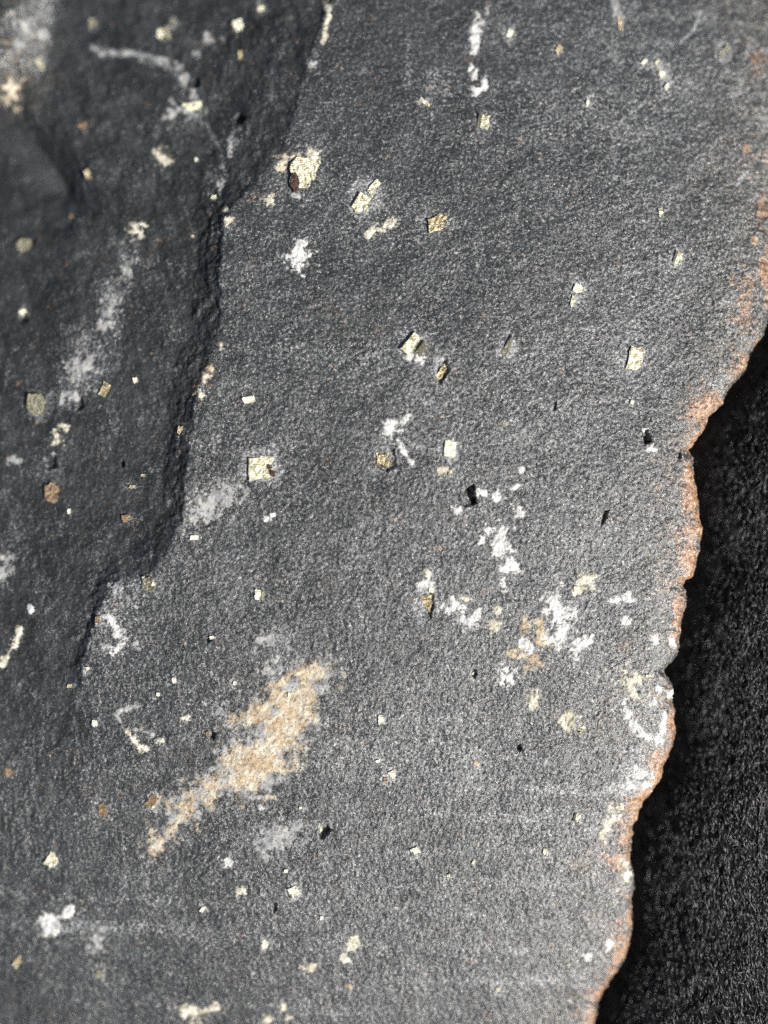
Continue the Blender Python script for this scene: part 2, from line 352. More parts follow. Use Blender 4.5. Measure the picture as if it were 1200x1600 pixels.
# ------------------------------------------------------------------ mesh helpers
def mesh_arrays(name, verts, faces, smooth=True, attrs=None):
    me = bpy.data.meshes.new(name)
    verts = np.ascontiguousarray(verts, dtype=np.float32)
    faces = np.ascontiguousarray(faces, dtype=np.int32)
    n, k = faces.shape
    me.vertices.add(len(verts)); me.vertices.foreach_set('co', verts.ravel())
    me.loops.add(n * k); me.loops.foreach_set('vertex_index', faces.ravel())
    me.polygons.add(n)
    me.polygons.foreach_set('loop_start', np.arange(0, n * k, k, dtype=np.int32))
    me.polygons.foreach_set('loop_total', np.full(n, k, dtype=np.int32))
    me.polygons.foreach_set('use_smooth', np.full(n, smooth, dtype=bool))
    for an, av in (attrs or {}).items():
        a = me.attributes.new(an, 'FLOAT', 'POINT')
        a.data.foreach_set('value', np.ascontiguousarray(av, dtype=np.float32))
    me.update(calc_edges=True)
    return me

def link(name, me, parent=None, mat=None):
    o = bpy.data.objects.new(name, me)
    col.objects.link(o)
    if parent is not None: o.parent = parent
    if mat is not None: me.materials.append(mat)
    return o

# ------------------------------------------------------------------ materials
class NT:
    def __init__(self, name):
        self.m = bpy.data.materials.new(name); self.m.use_nodes = True
        self.t = self.m.node_tree; self.t.nodes.clear()
        self.out = self.t.nodes.new('ShaderNodeOutputMaterial')
    def n(self, typ, ins=None, **props):
        nd = self.t.nodes.new(typ)
        for k, v in props.items(): setattr(nd, k, v)
        for k, v in (ins or {}).items(): self.set(nd, k, v)
        return nd
    def set(self, nd, k, v):
        s = nd.inputs[k]
        if isinstance(v, bpy.types.NodeSocket): self.t.links.new(v, s)
        elif isinstance(v, bpy.types.Node): self.t.links.new(v.outputs[0], s)
        else: s.default_value = v
    def math(self, op, a, b=0.0, c=0.0, clamp=False):
        nd = self.n('ShaderNodeMath', operation=op, use_clamp=clamp)
        for i, v in enumerate((a, b, c)): self.set(nd, i, v)
        return nd.outputs[0]
    def ss(self, x, lo, hi):
        nd = self.n('ShaderNodeMapRange', interpolation_type='SMOOTHSTEP')
        self.set(nd, 'Value', x); self.set(nd, 'From Min', lo); self.set(nd, 'From Max', hi)
        return nd.outputs['Result']
    def mix(self, f, a, b):
        nd = self.n('ShaderNodeMix', data_type='RGBA')
        self.set(nd, 0, f); self.set(nd, 6, a); self.set(nd, 7, b)
        return nd.outputs[2]
    def noise(self, vec, scale, detail=3.0, rough=0.5, dist=0.0):
        nd = self.n('ShaderNodeTexNoise', {'Vector': vec, 'Scale': scale, 'Detail': detail, 'Roughness': rough, 'Distortion': dist})
        return nd.outputs['Fac']
    def attr(self, name):
        return self.n('ShaderNodeAttribute', attribute_name=name).outputs['Fac']
    def mm(self):
        tc = self.n('ShaderNodeTexCoord')
        return self.n('ShaderNodeVectorMath', {0: tc.outputs['Object'], 1: (1000.0, 1000.0, 1000.0)}, operation='MULTIPLY').outputs[0]
    def done(self, **ins):
        b = self.n('ShaderNodeBsdfPrincipled')
        for k, v in ins.items(): self.set(b, k.replace('_', ' '), v)
        self.t.links.new(b.outputs[0], self.out.inputs[0])
        return self.m

def c4(r, g, b): return (r, g, b, 1.0)

def slate_material():
    t = NT('slate')
    p = t.mm()
    du, ru, bu = t.attr('dust_and_light'), t.attr('rust'), t.attr('buff')
    g1 = t.noise(p, 4.6, 4.0, 0.66, 0.25)
    g2 = t.noise(p, 1.2, 3.0, 0.6)
    g3 = t.noise(p, 9.0, 2.0, 0.5)
    # pale powder and mica left in the grain, plus the painted sheen and shade
    gg = t.math('ADD', g1, t.math('MULTIPLY', t.math('SUBTRACT', g2, 0.5), 0.30))
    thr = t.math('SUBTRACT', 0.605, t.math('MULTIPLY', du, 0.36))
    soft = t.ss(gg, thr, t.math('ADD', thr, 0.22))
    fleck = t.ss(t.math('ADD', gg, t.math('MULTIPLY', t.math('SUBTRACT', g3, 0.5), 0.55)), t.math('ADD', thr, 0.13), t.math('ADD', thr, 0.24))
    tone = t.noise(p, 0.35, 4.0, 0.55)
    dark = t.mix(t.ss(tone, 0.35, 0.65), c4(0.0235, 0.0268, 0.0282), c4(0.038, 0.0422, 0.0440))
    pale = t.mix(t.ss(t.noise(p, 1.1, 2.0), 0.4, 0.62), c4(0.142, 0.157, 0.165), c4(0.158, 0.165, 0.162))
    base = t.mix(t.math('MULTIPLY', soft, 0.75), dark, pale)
    base = t.mix(t.math('MULTIPLY', fleck, 0.55), base, c4(0.46, 0.46, 0.46))
    # brown tint, then orange rust grown into the grain
    bm = t.math('MULTIPLY', bu, t.ss(t.noise(p, 1.8, 4.0, 0.65), 0.40, 0.62))
    base = t.mix(t.math('MULTIPLY', t.math('MULTIPLY', bm, t.ss(g1, 0.42, 0.6)), 0.6), base, c4(0.26, 0.205, 0.125))
    rm = t.ss(t.math('ADD', t.math('ADD', t.math('MULTIPLY', g1, 0.55), t.math('MULTIPLY', t.noise(p, 0.9, 4.0, 0.65), 0.45)), t.math('MULTIPLY', ru, 0.24)), 0.585, 0.70)
    rcol = t.mix(t.ss(t.noise(p, 3.4, 3.0), 0.38, 0.64), c4(0.31, 0.135, 0.055), c4(0.50, 0.31, 0.165))
    rcol = t.mix(t.ss(g3, 0.35, 0.5), c4(0.10, 0.06, 0.04), rcol)
    base = t.mix(t.math('MULTIPLY', rm, 0.8), base, rcol)
    # loose hairline mica: tiny glossy scales
    vor = t.n('ShaderNodeTexVoronoi', {'Vector': p, 'Scale': 7.5, 'Randomness': 1.0})
    rnd = t.n('ShaderNodeSeparateColor', {0: vor.outputs['Color']})
    geo = t.n('ShaderNodeNewGeometry')
    off = t.n('ShaderNodeVectorMath', {0: vor.outputs['Color'], 1: (0.5, 0.5, 0.5)}, operation='SUBTRACT').outputs[0]
    off = t.n('ShaderNodeVectorMath', {0: off, 1: (0.37, 0.37, 0.0)}, operation='MULTIPLY').outputs[0]
    scale_n = t.n('ShaderNodeVectorMath', {0: t.n('ShaderNodeVectorMath', {0: geo.outputs['Normal'], 1: off}, operation='ADD').outputs[0]}, operation='NORMALIZE').outputs[0]
    mica = t.math('GREATER_THAN', rnd.outputs[2], 0.55)
    rgh = t.math('SUBTRACT', 0.44, t.math('MULTIPLY', mica, 0.14))
    h = t.math('ADD', t.math('MULTIPLY', g1, 0.6), t.math('ADD', t.math('MULTIPLY', g3, 0.35), t.math('MULTIPLY', t.noise(p, 22.0, 2.0), 0.14)))
    bmp = t.n('ShaderNodeBump', {'Strength': 0.9, 'Distance': 0.00012, 'Height': h, 'Normal': scale_n})
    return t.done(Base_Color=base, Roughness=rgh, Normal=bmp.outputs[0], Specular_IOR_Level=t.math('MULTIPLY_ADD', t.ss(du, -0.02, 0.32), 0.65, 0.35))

def crust_material(name, a, b, c, holes=0.5, cover=0.0):
    """powdery mineral: full in the middle of a patch, breaking up into grains towards its edge"""
    t = NT(name)
    p = t.mm()
    cov = t.attr('cover')
    n1 = t.noise(p, 2.4, 4.0, 0.62)
    n2 = t.noise(p, 5.5, 4.0, 0.66)
    n3 = t.noise(p, 1.1, 3.0, 0.6)
    base = t.mix(t.ss(t.math('ADD', t.math('MULTIPLY', n1, 0.5), t.math('MULTIPLY', n3, 0.5)), 0.42, 0.58), a, b)
    base = t.mix(t.math('MULTIPLY', t.ss(n2, 0.55, 0.66), holes), base, c)
    h = t.math('ADD', t.math('MULTIPLY', n2, 0.7), t.math('MULTIPLY', t.noise(p, 13.0, 2.0), 0.3))
    bmp = t.n('ShaderNodeBump', {'Strength': 1.0, 'Distance': 0.00012, 'Height': h})
    k = t.math('ADD', t.math('MULTIPLY', t.math('SUBTRACT', n2, 0.5), 3.4), t.math('MULTIPLY', t.math('SUBTRACT', n3, 0.5), 1.6))
    al = t.ss(t.math('ADD', t.math('MULTIPLY', cov, 1.35), k), 0.0 - cover, 0.78 - cover)
    return t.done(Base_Color=base, Roughness=0.85, Normal=bmp.outputs[0], Specular_IOR_Level=0.3, Alpha=al)

def pyrite_material(name, light, mid, dark, metal, darkness, stria=0.4):
    t = NT(name)
    p = t.mm()
    n1 = t.noise(p, 3.2, 3.0, 0.6, 0.4)
    n2 = t.noise(p, 10.0, 3.0, 0.6)
    base = t.mix(t.ss(n1, 0.38, 0.62), light, mid)
    dk = t.ss(t.math('ADD', t.math('MULTIPLY', n2, 0.6), t.math('MULTIPLY', n1, 0.4)), 0.60 - darkness * 0.14, 0.68 - darkness * 0.14)
    base = t.mix(t.math('MULTIPLY', dk, 0.85), base, dark)
    wv = t.n('ShaderNodeTexWave', {'Vector': p, 'Scale': 2.2, 'Distortion': 2.5, 'Detail': 2.0, 'Detail Scale': 2.0}, bands_direction='Y')
    h = t.math('ADD', t.math('MULTIPLY', n2, 0.7), t.math('MULTIPLY', wv.outputs['Fac'], stria))
    bmp = t.n('ShaderNodeBump', {'Strength': 0.7, 'Distance': 0.0001, 'Height': h})
    mt = t.math('MULTIPLY', t.math('SUBTRACT', 1.0, dk), metal)
    return t.done(Base_Color=base, Roughness=0.38, Metallic=mt, Normal=bmp.outputs[0])

M_SLATE = slate_material()
M_WHITE = crust_material('white_mineral', c4(0.52, 0.53, 0.53), c4(0.72, 0.71, 0.67), c4(0.15, 0.15, 0.155), 0.7, 0.14)
M_CREAM = crust_material('cream_mineral', c4(0.48, 0.45, 0.35), c4(0.70, 0.67, 0.57), c4(0.22, 0.19, 0.13), 0.65, 0.14)
M_TAN = crust_material('tan_limonite', c4(0.44, 0.335, 0.215), c4(0.55, 0.51, 0.41), c4(0.12, 0.115, 0.11), 0.95)
M_GREY = crust_material('grey_mineral', c4(0.26, 0.27, 0.28), c4(0.42, 0.42, 0.40), c4(0.07, 0.07, 0.075), 0.9)
M_BROWN = crust_material('brown_mineral', c4(0.16, 0.115, 0.075), c4(0.27, 0.205, 0.14), c4(0.07, 0.05, 0.04), 0.6)
M_PY = {
    'bright': pyrite_material('pyrite_bright', c4(0.80, 0.80, 0.67), c4(0.54, 0.52, 0.38), c4(0.17, 0.14, 0.08), 0.20, 0.42, 0.5),
    'gold': pyrite_material('pyrite_gold', c4(0.62, 0.55, 0.36), c4(0.40, 0.33, 0.19), c4(0.08, 0.055, 0.03), 0.40, 0.65, 0.6),
    'pitted': pyrite_material('pyrite_pitted', c4(0.80, 0.79, 0.63), c4(0.52, 0.48, 0.31), c4(0.11, 0.095, 0.06), 0.22, 0.62, 0.5),
    'olive': pyrite_material('pyrite_tarnished_shaded', c4(0.27, 0.26, 0.19), c4(0.19, 0.18, 0.125), c4(0.06, 0.055, 0.04), 0.4, 0.2),  # tarnished crystals, and side facets painted as shaded
    'brown': pyrite_material('pyrite_rusted', c4(0.27, 0.19, 0.115), c4(0.17, 0.115, 0.07), c4(0.07, 0.045, 0.03), 0.2, 0.3),
    'void': pyrite_material('rust_in_void', c4(0.085, 0.040, 0.024), c4(0.035, 0.016, 0.011), c4(0.02, 0.01, 0.01), 0.0, 0.4),
}

# ------------------------------------------------------------------ the slab body
BASE = -6.4                                # underside of the slab, on the cloth
slab = bpy.data.objects.new('slate_slab', None)
slab.empty_display_size = 0.02
slab.location = (0, 0, BASE * MM)
col.objects.link(slab)
slab['label'] = 'dark grey slate slab speckled with pyrite cubes, its broken edge rusty, on black felt'
slab['category'] = 'rock'
slab['kind'] = 'thing'

def local(x, y, z): return np.stack([x * MM, y * MM, (z - BASE) * MM], -1)

def build_body():
    verts = local(GX, GY, Z).reshape(-1, 3)
    I = np.arange(NX * NY).reshape(NY, NX)
    quads = np.stack([I[:-1, :-1], I[:-1, 1:], I[1:, 1:], I[1:, :-1]], -1).reshape(-1, 4)
    ring = np.concatenate([I[0, :-1], I[:-1, -1], I[-1, :0:-1], I[:0:-1, 0]])      # counter-clockwise from above
    rx, ry, rz = GX.ravel()[ring], GY.ravel()[ring], Z.ravel()[ring]
    cx, cy = rx.mean(), ry.mean()
    nx_ = np.roll(ry, -3) - np.roll(ry, 3); ny_ = -(np.roll(rx, -3) - np.roll(rx, 3))
    ln = np.hypot(nx_, ny_) + 1e-9; nx_ /= ln; ny_ /= ln
    ker = np.ones(41) / 41
    nx_ = np.convolve(np.concatenate([nx_[-20:], nx_, nx_[:20]]), ker, 'valid'); ny_ = np.convolve(np.concatenate([ny_[-20:], ny_, ny_[:20]]), ker, 'valid')
    arc = np.cumsum(np.hypot(np.diff(rx, prepend=rx[0]), np.diff(ry, prepend=ry[0])))
    levels = 14
    rings = [ring]; extra = []; base_n = len(verts)
    for k in range(1, levels + 1):
        f = k / levels
        z = rz + (BASE - rz) * f
        ledge = 0.55 * fbm(arc * 0.35, z * 1.6, 0.9, 4, 91) + 0.25 * fbm(arc, z * 3, 0.5, 3, 92)
        off = (-0.35 * f + ledge * math.sin(math.pi * min(1, f * 1.2)) ** 0.5 if f < 0.83 else -0.35 * f + 0 * ledge) - 0.6 * max(0, f - 0.75)
        extra.append(local(rx + nx_ * off, ry + ny_ * off, z))
        rings.append(base_n + (k - 1) * len(ring) + np.arange(len(ring)))
    side = []
    for a, b in zip(rings[:-1], rings[1:]):
        side.append(np.stack([a, b, np.roll(b, -1), np.roll(a, -1)], -1))
    allv = np.concatenate([verts] + extra)
    last = rings[-1]
    cidx = len(allv)
    allv = np.concatenate([allv, local(np.array([cx]), np.array([cy]), np.array([BASE + 0.3]))])
    half = len(last) // 2 * 2
    cap = np.stack([last[0:half:2], np.full(half // 2, cidx), np.roll(last, -2)[0:half:2], np.roll(last, -1)[0:half:2]], -1)
    faces = np.concatenate([quads] + side + [cap])
    n_ex = len(allv) - NX * NY
    edge_r = np.clip(0.35 + 0.6 * fbm(arc, arc * 0, 5.0, 3, 93), 0, 1)
    def pad(a, v): return np.concatenate([a.ravel(), np.tile(v, levels), [0.0]])
    at = {'dust_and_light': pad(dust_and_light, np.full(len(ring), 0.25)), 'rust': pad(rust, edge_r), 'buff': pad(buff, np.full(len(ring), 0.4))}
    me = mesh_arrays('stone_body', allv, faces, True, at)
    return link('stone_body', me, slab, M_SLATE)
build_body()

# ------------------------------------------------------------------ mineral crusts grown on the slab (each patch a part)
def patch_mask(idx, shapes, seed, amp, scale):
    u, v, x, y = U[idx], V[idx], GX[idx], GY[idx]
    m = np.full(u.shape, -1.0)
    for s in shapes:
        if s[0] == 'e':
            _, cx, cy, rx, ry, rot = s
            c, sn = math.cos(math.radians(rot)), math.sin(math.radians(rot))
            dx, dy = u - cx, v - cy
            a, b = dx * c + dy * sn, -dx * sn + dy * c
            m = np.maximum(m, 1 - np.hypot(a / rx, b / ry))
        elif s[0] == 'l':
            _, pts, w = s
            dd, _, _ = seg_dist(u, v, pts)
            m = np.maximum(m, 0.78 * (1 - dd / (0.9 * w)))
        else:
            _, poly, soft = s
            ins = in_poly(u, v, poly)
            dd, _, _ = seg_dist(u, v, list(poly) + [poly[0]])
            m = np.maximum(m, np.where(ins, np.clip(dd / soft, 0, 1), -np.clip(dd / soft, 0, 1)))
    return m + amp * fbm(x, y, scale, 4, seed, 0.62)

n_crust = [0]
def crust(shapes, mat, name='mineral_crust', amp=1.0, scale=0.9, thr=0.1, height=0.16, label=None):
    xs0, xs1, ys0, ys1 = [], [], [], []
    for s in shapes:
        if s[0] == 'e':
            r = max(s[3], s[4]) * 1.5; xs0.append(s[1] - r); xs1.append(s[1] + r); ys0.append(s[2] - r); ys1.append(s[2] + r)
        else:
            w = s[2] * 2; xs0.append(min(p[0] for p in s[1]) - w); xs1.append(max(p[0] for p in s[1]) + w); ys0.append(min(p[1] for p in s[1]) - w); ys1.append(max(p[1] for p in s[1]) + w)
    bb = (U > min(xs0)) & (U < max(xs1)) & (V > min(ys0)) & (V < max(ys1))
    rr = np.nonzero(bb.any(1))[0]; cc = np.nonzero(bb.any(0))[0]
    if len(rr) < 3 or len(cc) < 3: return None
    idx = np.ix_(np.arange(rr[0], rr[-1] + 1), np.arange(cc[0], cc[-1] + 1))
    n_crust[0] += 1
    m = patch_mask(idx, shapes, 200 + n_crust[0] * 7, amp, scale) - thr * 0.6
    x, y, z = GX[idx], GY[idx], Z[idx]
    lift = (np.clip(m * 0.6, -0.1, 0.5) + 0.14) * height * 0.6
    lift += np.where(m > 0, height * 0.45 * np.clip(m * 4, 0, 1) * fbm(x, y, 0.32, 2, 7), 0)
    keep_v = m > -0.12
    h, w = m.shape
    I = np.arange(h * w).reshape(h, w)
    q = np.stack([I[:-1, :-1], I[:-1, 1:], I[1:, 1:], I[1:, :-1]], -1).reshape(-1, 4)
    q = q[(m.ravel()[q] > -0.15).any(1)]
    if len(q) < 4: return None
    used, inv = np.unique(q, return_inverse=True)
    V3 = local(x, y, z + lift).reshape(-1, 3)[used]
    me = mesh_arrays(name, V3, inv.reshape(-1, 4), True, {'cover': np.clip(m, -0.3, 1.2).ravel()[used]})
    o = link(name, me, slab, mat)
    if label: o['label'] = label
    return o

E = lambda cx, cy, rx, ry, rot=0: ('e', cx, cy, rx, ry, rot)
# big tan limonite patch
TANP = [(516, 1032), (522, 1050), (506, 1080), (494, 1096), (492, 1130), (484, 1150), (476, 1176), (452, 1190), (444, 1208), (428, 1222), (408, 1252), (388, 1248), (360, 1242), (330, 1246), (318, 1266), (300, 1280),
        (282, 1284), (268, 1302), (250, 1318), (240, 1336), (233, 1330), (242, 1308), (258, 1284), (262, 1256), (284, 1236), (312, 1220), (338, 1206), (344, 1180), (352, 1158), (392, 1150), (398, 1138), (372, 1126), (366, 1122),
        (396, 1098), (420, 1094), (424, 1074), (446, 1056), (476, 1040)]
crust([('p', TANP, 46)], M_TAN, 'limonite_crust', 0.9, 1.3, -0.10, 0.12, 'tan crust streak running diagonally across the slab')
crust([('l', [(300, 1262), (272, 1290), (254, 1312), (240, 1332)], 10)], M_TAN, 'limonite_crust', 1.0, 0.7, 0.15, 0.12)
crust([('p', TANP, 30)], M_GREY, amp=1.1, scale=0.8, thr=-0.35, height=0.06)
crust([E(400, 1108, 34, 13, -32), E(440, 1066, 30, 12, -38), E(478, 1052, 34, 16, -30)], M_TAN, 'limonite_crust', 0.9, 1.0, 0.2, 0.2)
crust([E(430, 1160, 46, 20, -25), E(392, 1184, 40, 16, -10), E(476, 1118, 14, 26, 20)], M_TAN, 'limonite_crust', 1.0, 0.8, 0.25, 0.22)
crust([E(425, 1002, 34, 22, 10), E(432, 1046, 26, 15, -15)], M_GREY, 'mineral_crust', 1.6, 0.8, 0.42, 0.08)
crust([('p', [(398, 1292), (430, 1284), (478, 1276), (482, 1290), (462, 1320), (440, 1336), (410, 1350), (396, 1330)], 18)], M_GREY, 'mineral_crust', 1.4, 0.7, 0.35, 0.09, 'pale grey crust patch below the tan streak')
crust([E(344, 1108, 16, 18), E(360, 1130, 20, 6, -20)], M_GREY, 'mineral_crust', 1.5, 0.6, 0.4, 0.1)
crust([('p', [(386, 742), (388, 764), (352, 802), (322, 826), (290, 826), (294, 792), (330, 756)], 16)], M_GREY, 'mineral_crust', 1.5, 0.7, 0.45, 0.07)
# white and tan crust cluster near the edge
crust([E(865, 940, 13, 26, 10), E(868, 960, 20, 22), E(876, 985, 18, 24, 20), E(865, 1000, 22, 14), E(890, 960, 14, 10, -20)], M_WHITE, amp=1.2, scale=0.8, thr=0.12)
crust([E(825, 975, 14, 16), E(840, 990, 12, 24, 10), E(832, 1035, 15, 20), E(845, 1005, 16, 12), E(800, 1020, 16, 12)], M_TAN, 'limonite_crust', 1.2, 0.8, 0.12)
crust([E(818, 1008, 16, 12), E(826, 1012, 10, 10)], M_WHITE, amp=1.0, scale=0.7)
crust([E(902, 1008, 18, 16), E(918, 1002, 14, 14), E(898, 1022, 10, 10)], M_WHITE, amp=1.1, scale=0.6, thr=0.15)
crust([E(795, 1056, 16, 16), E(784, 1050, 8, 10)], M_WHITE, amp=1.5, scale=0.5, thr=0.25)
crust([E(834, 1092, 12, 18, 10)], M_CREAM, amp=0.9, scale=0.6)
crust([E(888, 1126, 20, 18, 15)], M_CREAM, amp=1.5, scale=0.6, thr=0.2)
crust([E(978, 934, 14, 11), E(966, 938, 12, 7)], M_WHITE, amp=1.1, scale=0.6)
crust([E(977, 970, 10, 10)], M_WHITE, amp=0.9, scale=0.6)
crust([E(1023, 1004, 8, 12)], M_WHITE, amp=1.2, scale=0.6, thr=0.15)
crust([E(1050, 1002, 8, 12)], M_WHITE, amp=0.9, scale=0.6)
crust([('l', [(972, 1096), (978, 1112), (990, 1134), (1004, 1146), (1016, 1152)], 9)], M_WHITE, amp=0.9, scale=0.5, label='curved white crust line beside the rusty edge')
crust([E(1028, 1154, 16, 14), ('l', [(1034, 1150), (1034, 1136), (1036, 1118)], 7)], M_WHITE, amp=0.8, scale=0.5)
crust([E(984, 1064, 24, 15, 15), E(992, 1086, 16, 8, 40)], M_CREAM, amp=1.5, scale=0.6, thr=0.25)
crust([E(1022, 1096, 8, 9)], M_WHITE, amp=1.0, scale=0.5)
crust([E(1048, 1086, 9, 7)], M_WHITE, amp=0.8, scale=0.5)
crust([E(1028, 1076, 10, 6)], M_WHITE, amp=1.2, scale=0.5, thr=0.2)
crust([E(915, 908, 15, 20, 15), E(902, 922, 10, 10)], M_CREAM, amp=1.0, scale=0.6, label='cream ribbed crust patch above the white cluster')
crust([E(1000, 1215, 22, 16, 40), E(985, 1228, 12, 10)], M_WHITE, amp=1.5, scale=0.6, thr=0.25)
crust([E(963, 1260, 14, 9, -10)], M_CREAM, amp=1.0, scale=0.6)
crust([('l', [(960, 1278), (948, 1292), (940, 1306)], 9)], M_CREAM, amp=1.3, scale=0.6, thr=0.2)
crust([E(918, 1492, 7, 17, 5)], M_WHITE, amp=1.3, scale=0.6, thr=0.15)
crust([E(953, 1476, 8, 12)], M_WHITE, amp=1.4, scale=0.6, thr=0.25)
crust([E(972, 1352, 16, 8, 20), E(980, 1372, 10, 14)], M_CREAM, amp=1.5, scale=0.6, thr=0.3)
# the white string in the middle
crust([E(782, 850, 16, 26, -10), E(796, 880, 18, 20), E(786, 826, 12, 12), E(776, 866, 12, 8, 50)], M_WHITE, amp=1.1, scale=0.8, thr=0.12, label='white crust string in the middle of the slab')
crust([E(762, 828, 10, 12), E(752, 844, 8, 7)], M_WHITE, amp=1.3, scale=0.5, thr=0.2)
crust([E(786, 916, 6, 9, -15)], M_WHITE, amp=0.8, scale=0.5)
crust([E(815, 735, 6, 6)], M_WHITE, amp=0.8, scale=0.5)
crust([E(806, 760, 9, 5, -25)], M_WHITE, amp=0.6, scale=0.5)
crust([E(754, 770, 14, 6), E(774, 776, 14, 10)], M_WHITE, amp=1.2, scale=0.5, thr=0.15)
crust([E(812, 800, 10, 10)], M_WHITE, amp=1.4, scale=0.5, thr=0.25)
crust([E(716, 798, 9, 7)], M_WHITE, amp=1.2, scale=0.5, thr=0.2)
crust([E(722, 968, 8, 8), E(708, 945, 17, 17)], M_WHITE, amp=1.0, scale=0.6)
crust([E(734, 972, 16, 14), E(744, 958, 8, 8)], M_WHITE, amp=1.1, scale=0.6)
crust([E(772, 978, 11, 13), E(778, 956, 6, 14, 10)], M_CREAM, amp=0.8, scale=0.6)
crust([E(728, 936, 10, 5)], M_CREAM, amp=1.0, scale=0.5)
crust([E(664, 914, 14, 11)], M_WHITE, amp=0.9, scale=0.5)
crust([E(668, 896, 6, 8, -20)], M_CREAM, amp=1.0, scale=0.5)
crust([E(611, 668, 15, 15), E(634, 656, 13, 6, -25)], M_WHITE, amp=1.1, scale=0.6, thr=0.15)
crust([('l', [(622, 688), (630, 706), (644, 724)], 5)], M_WHITE, amp=0.8, scale=0.5, thr=0.2)
crust([E(694, 734, 12, 9, -30)], M_CREAM, amp=1.2, scale=0.5, thr=0.15)
crust([E(657, 698, 12, 10)], M_GREY, amp=1.4, scale=0.5, thr=0.2)
crust([E(785, 904, 8, 6)], M_WHITE, amp=1.0, scale=0.5, thr=0.2)
# upper part
crust([E(466, 402, 24, 22, -30), E(470, 384, 10, 12)], M_WHITE, amp=1.2, scale=0.7, thr=0.15, label='white crust patch below the largest crystal')
crust([E(604, 350, 14, 9, -20), ('l', [(592, 358), (572, 368)], 7)], M_CREAM, amp=1.0, scale=0.7)
crust([E(743, 46, 11, 22, 8), E(740, 74, 8, 14)], M_WHITE, amp=0.9, scale=0.8, label='elongated white crust streak at the top')
crust([E(736, 104, 5, 8), E(742, 118, 6, 10), E(758, 132, 7, 12), E(744, 142, 10, 8)], M_WHITE, amp=0.9, scale=0.6)
crust([E(762, 16, 5, 12)], M_GREY, amp=1.0, scale=0.6)
crust([E(510, 24, 7, 30, 4), E(507, 54, 6, 16, 10)], M_CREAM, amp=0.8, scale=0.8, label='cream strip for the tan, sunlit lip of the step')  # lit rim of the step, its brightness painted in cream
crust([E(488, 102, 10, 8)], M_GREY, amp=1.0, scale=0.7)
crust([E(240, 82, 26, 9, 14), E(272, 92, 14, 8, 40), E(144, 62, 10, 9, 45), ('l', [(150, 68), (200, 70), (230, 76)], 7)], M_GREY, amp=1.1, scale=0.9, thr=0.15, label='pale grey vein in the darker lower layer')
crust([E(286, 110, 14, 18, 20), E(270, 168, 24, 22), E(298, 140, 10, 16)], M_GREY, amp=1.5, scale=0.9, thr=0.3)
crust([E(322, 48, 20, 12), E(306, 70, 8, 14)], M_GREY, amp=1.4, scale=0.9, thr=0.3)
crust([E(360, 222, 9, 20, 10)], M_GREY, amp=1.0, scale=0.8)
crust([E(342, 284, 7, 16, 15)], M_GREY, amp=1.0, scale=0.7)
crust([E(252, 240, 16, 14, 30), E(238, 228, 8, 10)], M_CREAM, amp=1.3, scale=0.6, thr=0.25)
crust([E(206, 352, 16, 14), E(214, 360, 8, 10)], M_CREAM, amp=1.6, scale=0.5, thr=0.3)
crust([E(192, 415, 12, 34, 22), E(162, 482, 15, 28, 25)], M_GREY, amp=1.6, scale=0.8, thr=0.1)
crust([E(116, 570, 18, 34, 25), E(102, 610, 18, 16)], M_GREY, amp=1.6, scale=0.8, thr=0.1)
crust([E(80, 680, 9, 20, 15), E(94, 668, 8, 5)], M_CREAM, amp=1.4, scale=0.6, thr=0.25)
crust([E(356, 346, 10, 10), E(352, 328, 5, 8)], M_CREAM, amp=1.2, scale=0.6, thr=0.2)
crust([E(322, 588, 10, 9), E(327, 574, 7, 9)], M_TAN, 'limonite_crust', 0.9, 0.6, label='small tan crust on the lip of the step')
crust([E(345, 540, 5, 8)], M_TAN, 'limonite_crust', 1.0, 0.5)
crust([E(312, 618, 8, 9)], M_CREAM, amp=1.4, scale=0.5, thr=0.3)
crust([E(420, 312, 10, 9)], M_CREAM, amp=0.9, scale=0.5)
crust([E(440, 260, 12, 14), E(452, 246, 24, 6)], M_TAN, 'limonite_crust', 1.0, 0.6)
crust([E(485, 242, 16, 10)], M_CREAM, amp=1.2, scale=0.6)
crust([E(458, 306, 12, 6)], M_GREY, amp=1.1, scale=0.6)
crust([E(12, 718, 16, 9, 10)], M_GREY, amp=0.9, scale=0.6)
crust([E(4, 890, 14, 30)], M_GREY, amp=1.3, scale=0.8, thr=0.2)
crust([E(34, 40, 26, 44, 20), E(60, 40, 12, 22)], M_GREY, amp=1.5, scale=1.0, thr=0.9)
crust([E(10, 132, 16, 26, 20)], M_TAN, 'limonite_crust', 1.4, 0.8, 0.35)
# lower left
crust([('l', [(26, 984), (20, 1006), (8, 1026), (-6, 1040)], 7)], M_CREAM, amp=1.0, scale=0.6, thr=0.2)
crust([E(45, 953, 8, 8)], M_WHITE, amp=0.7, scale=0.5)
crust([E(182, 922, 14, 14, -20), E(190, 936, 9, 12)], M_GREY, amp=1.4, scale=0.6, thr=0.25)
crust([('l', [(172, 968), (184, 982), (190, 1000), (186, 1014), (174, 1016)], 9)], M_WHITE, amp=1.1, scale=0.5, thr=0.15, label='white curved crust on the rounded flake')
crust([E(165, 1010, 12, 9), E(204, 974, 8, 7)], M_GREY, amp=1.4, scale=0.5, thr=0.3)
crust([('l', [(190, 1132), (182, 1118), (192, 1108), (214, 1104)], 6)], M_GREY, amp=0.9, scale=0.5, thr=0.1)
crust([('l', [(202, 1146), (212, 1160), (226, 1170)], 7)], M_CREAM, amp=1.1, scale=0.5, thr=0.2)
crust([('l', [(206, 1142), (222, 1140), (238, 1150)], 5)], M_GREY, amp=1.0, scale=0.5, thr=0.2)
crust([E(214, 1008, 7, 9)], M_GREY, amp=1.2, scale=0.5, thr=0.2)
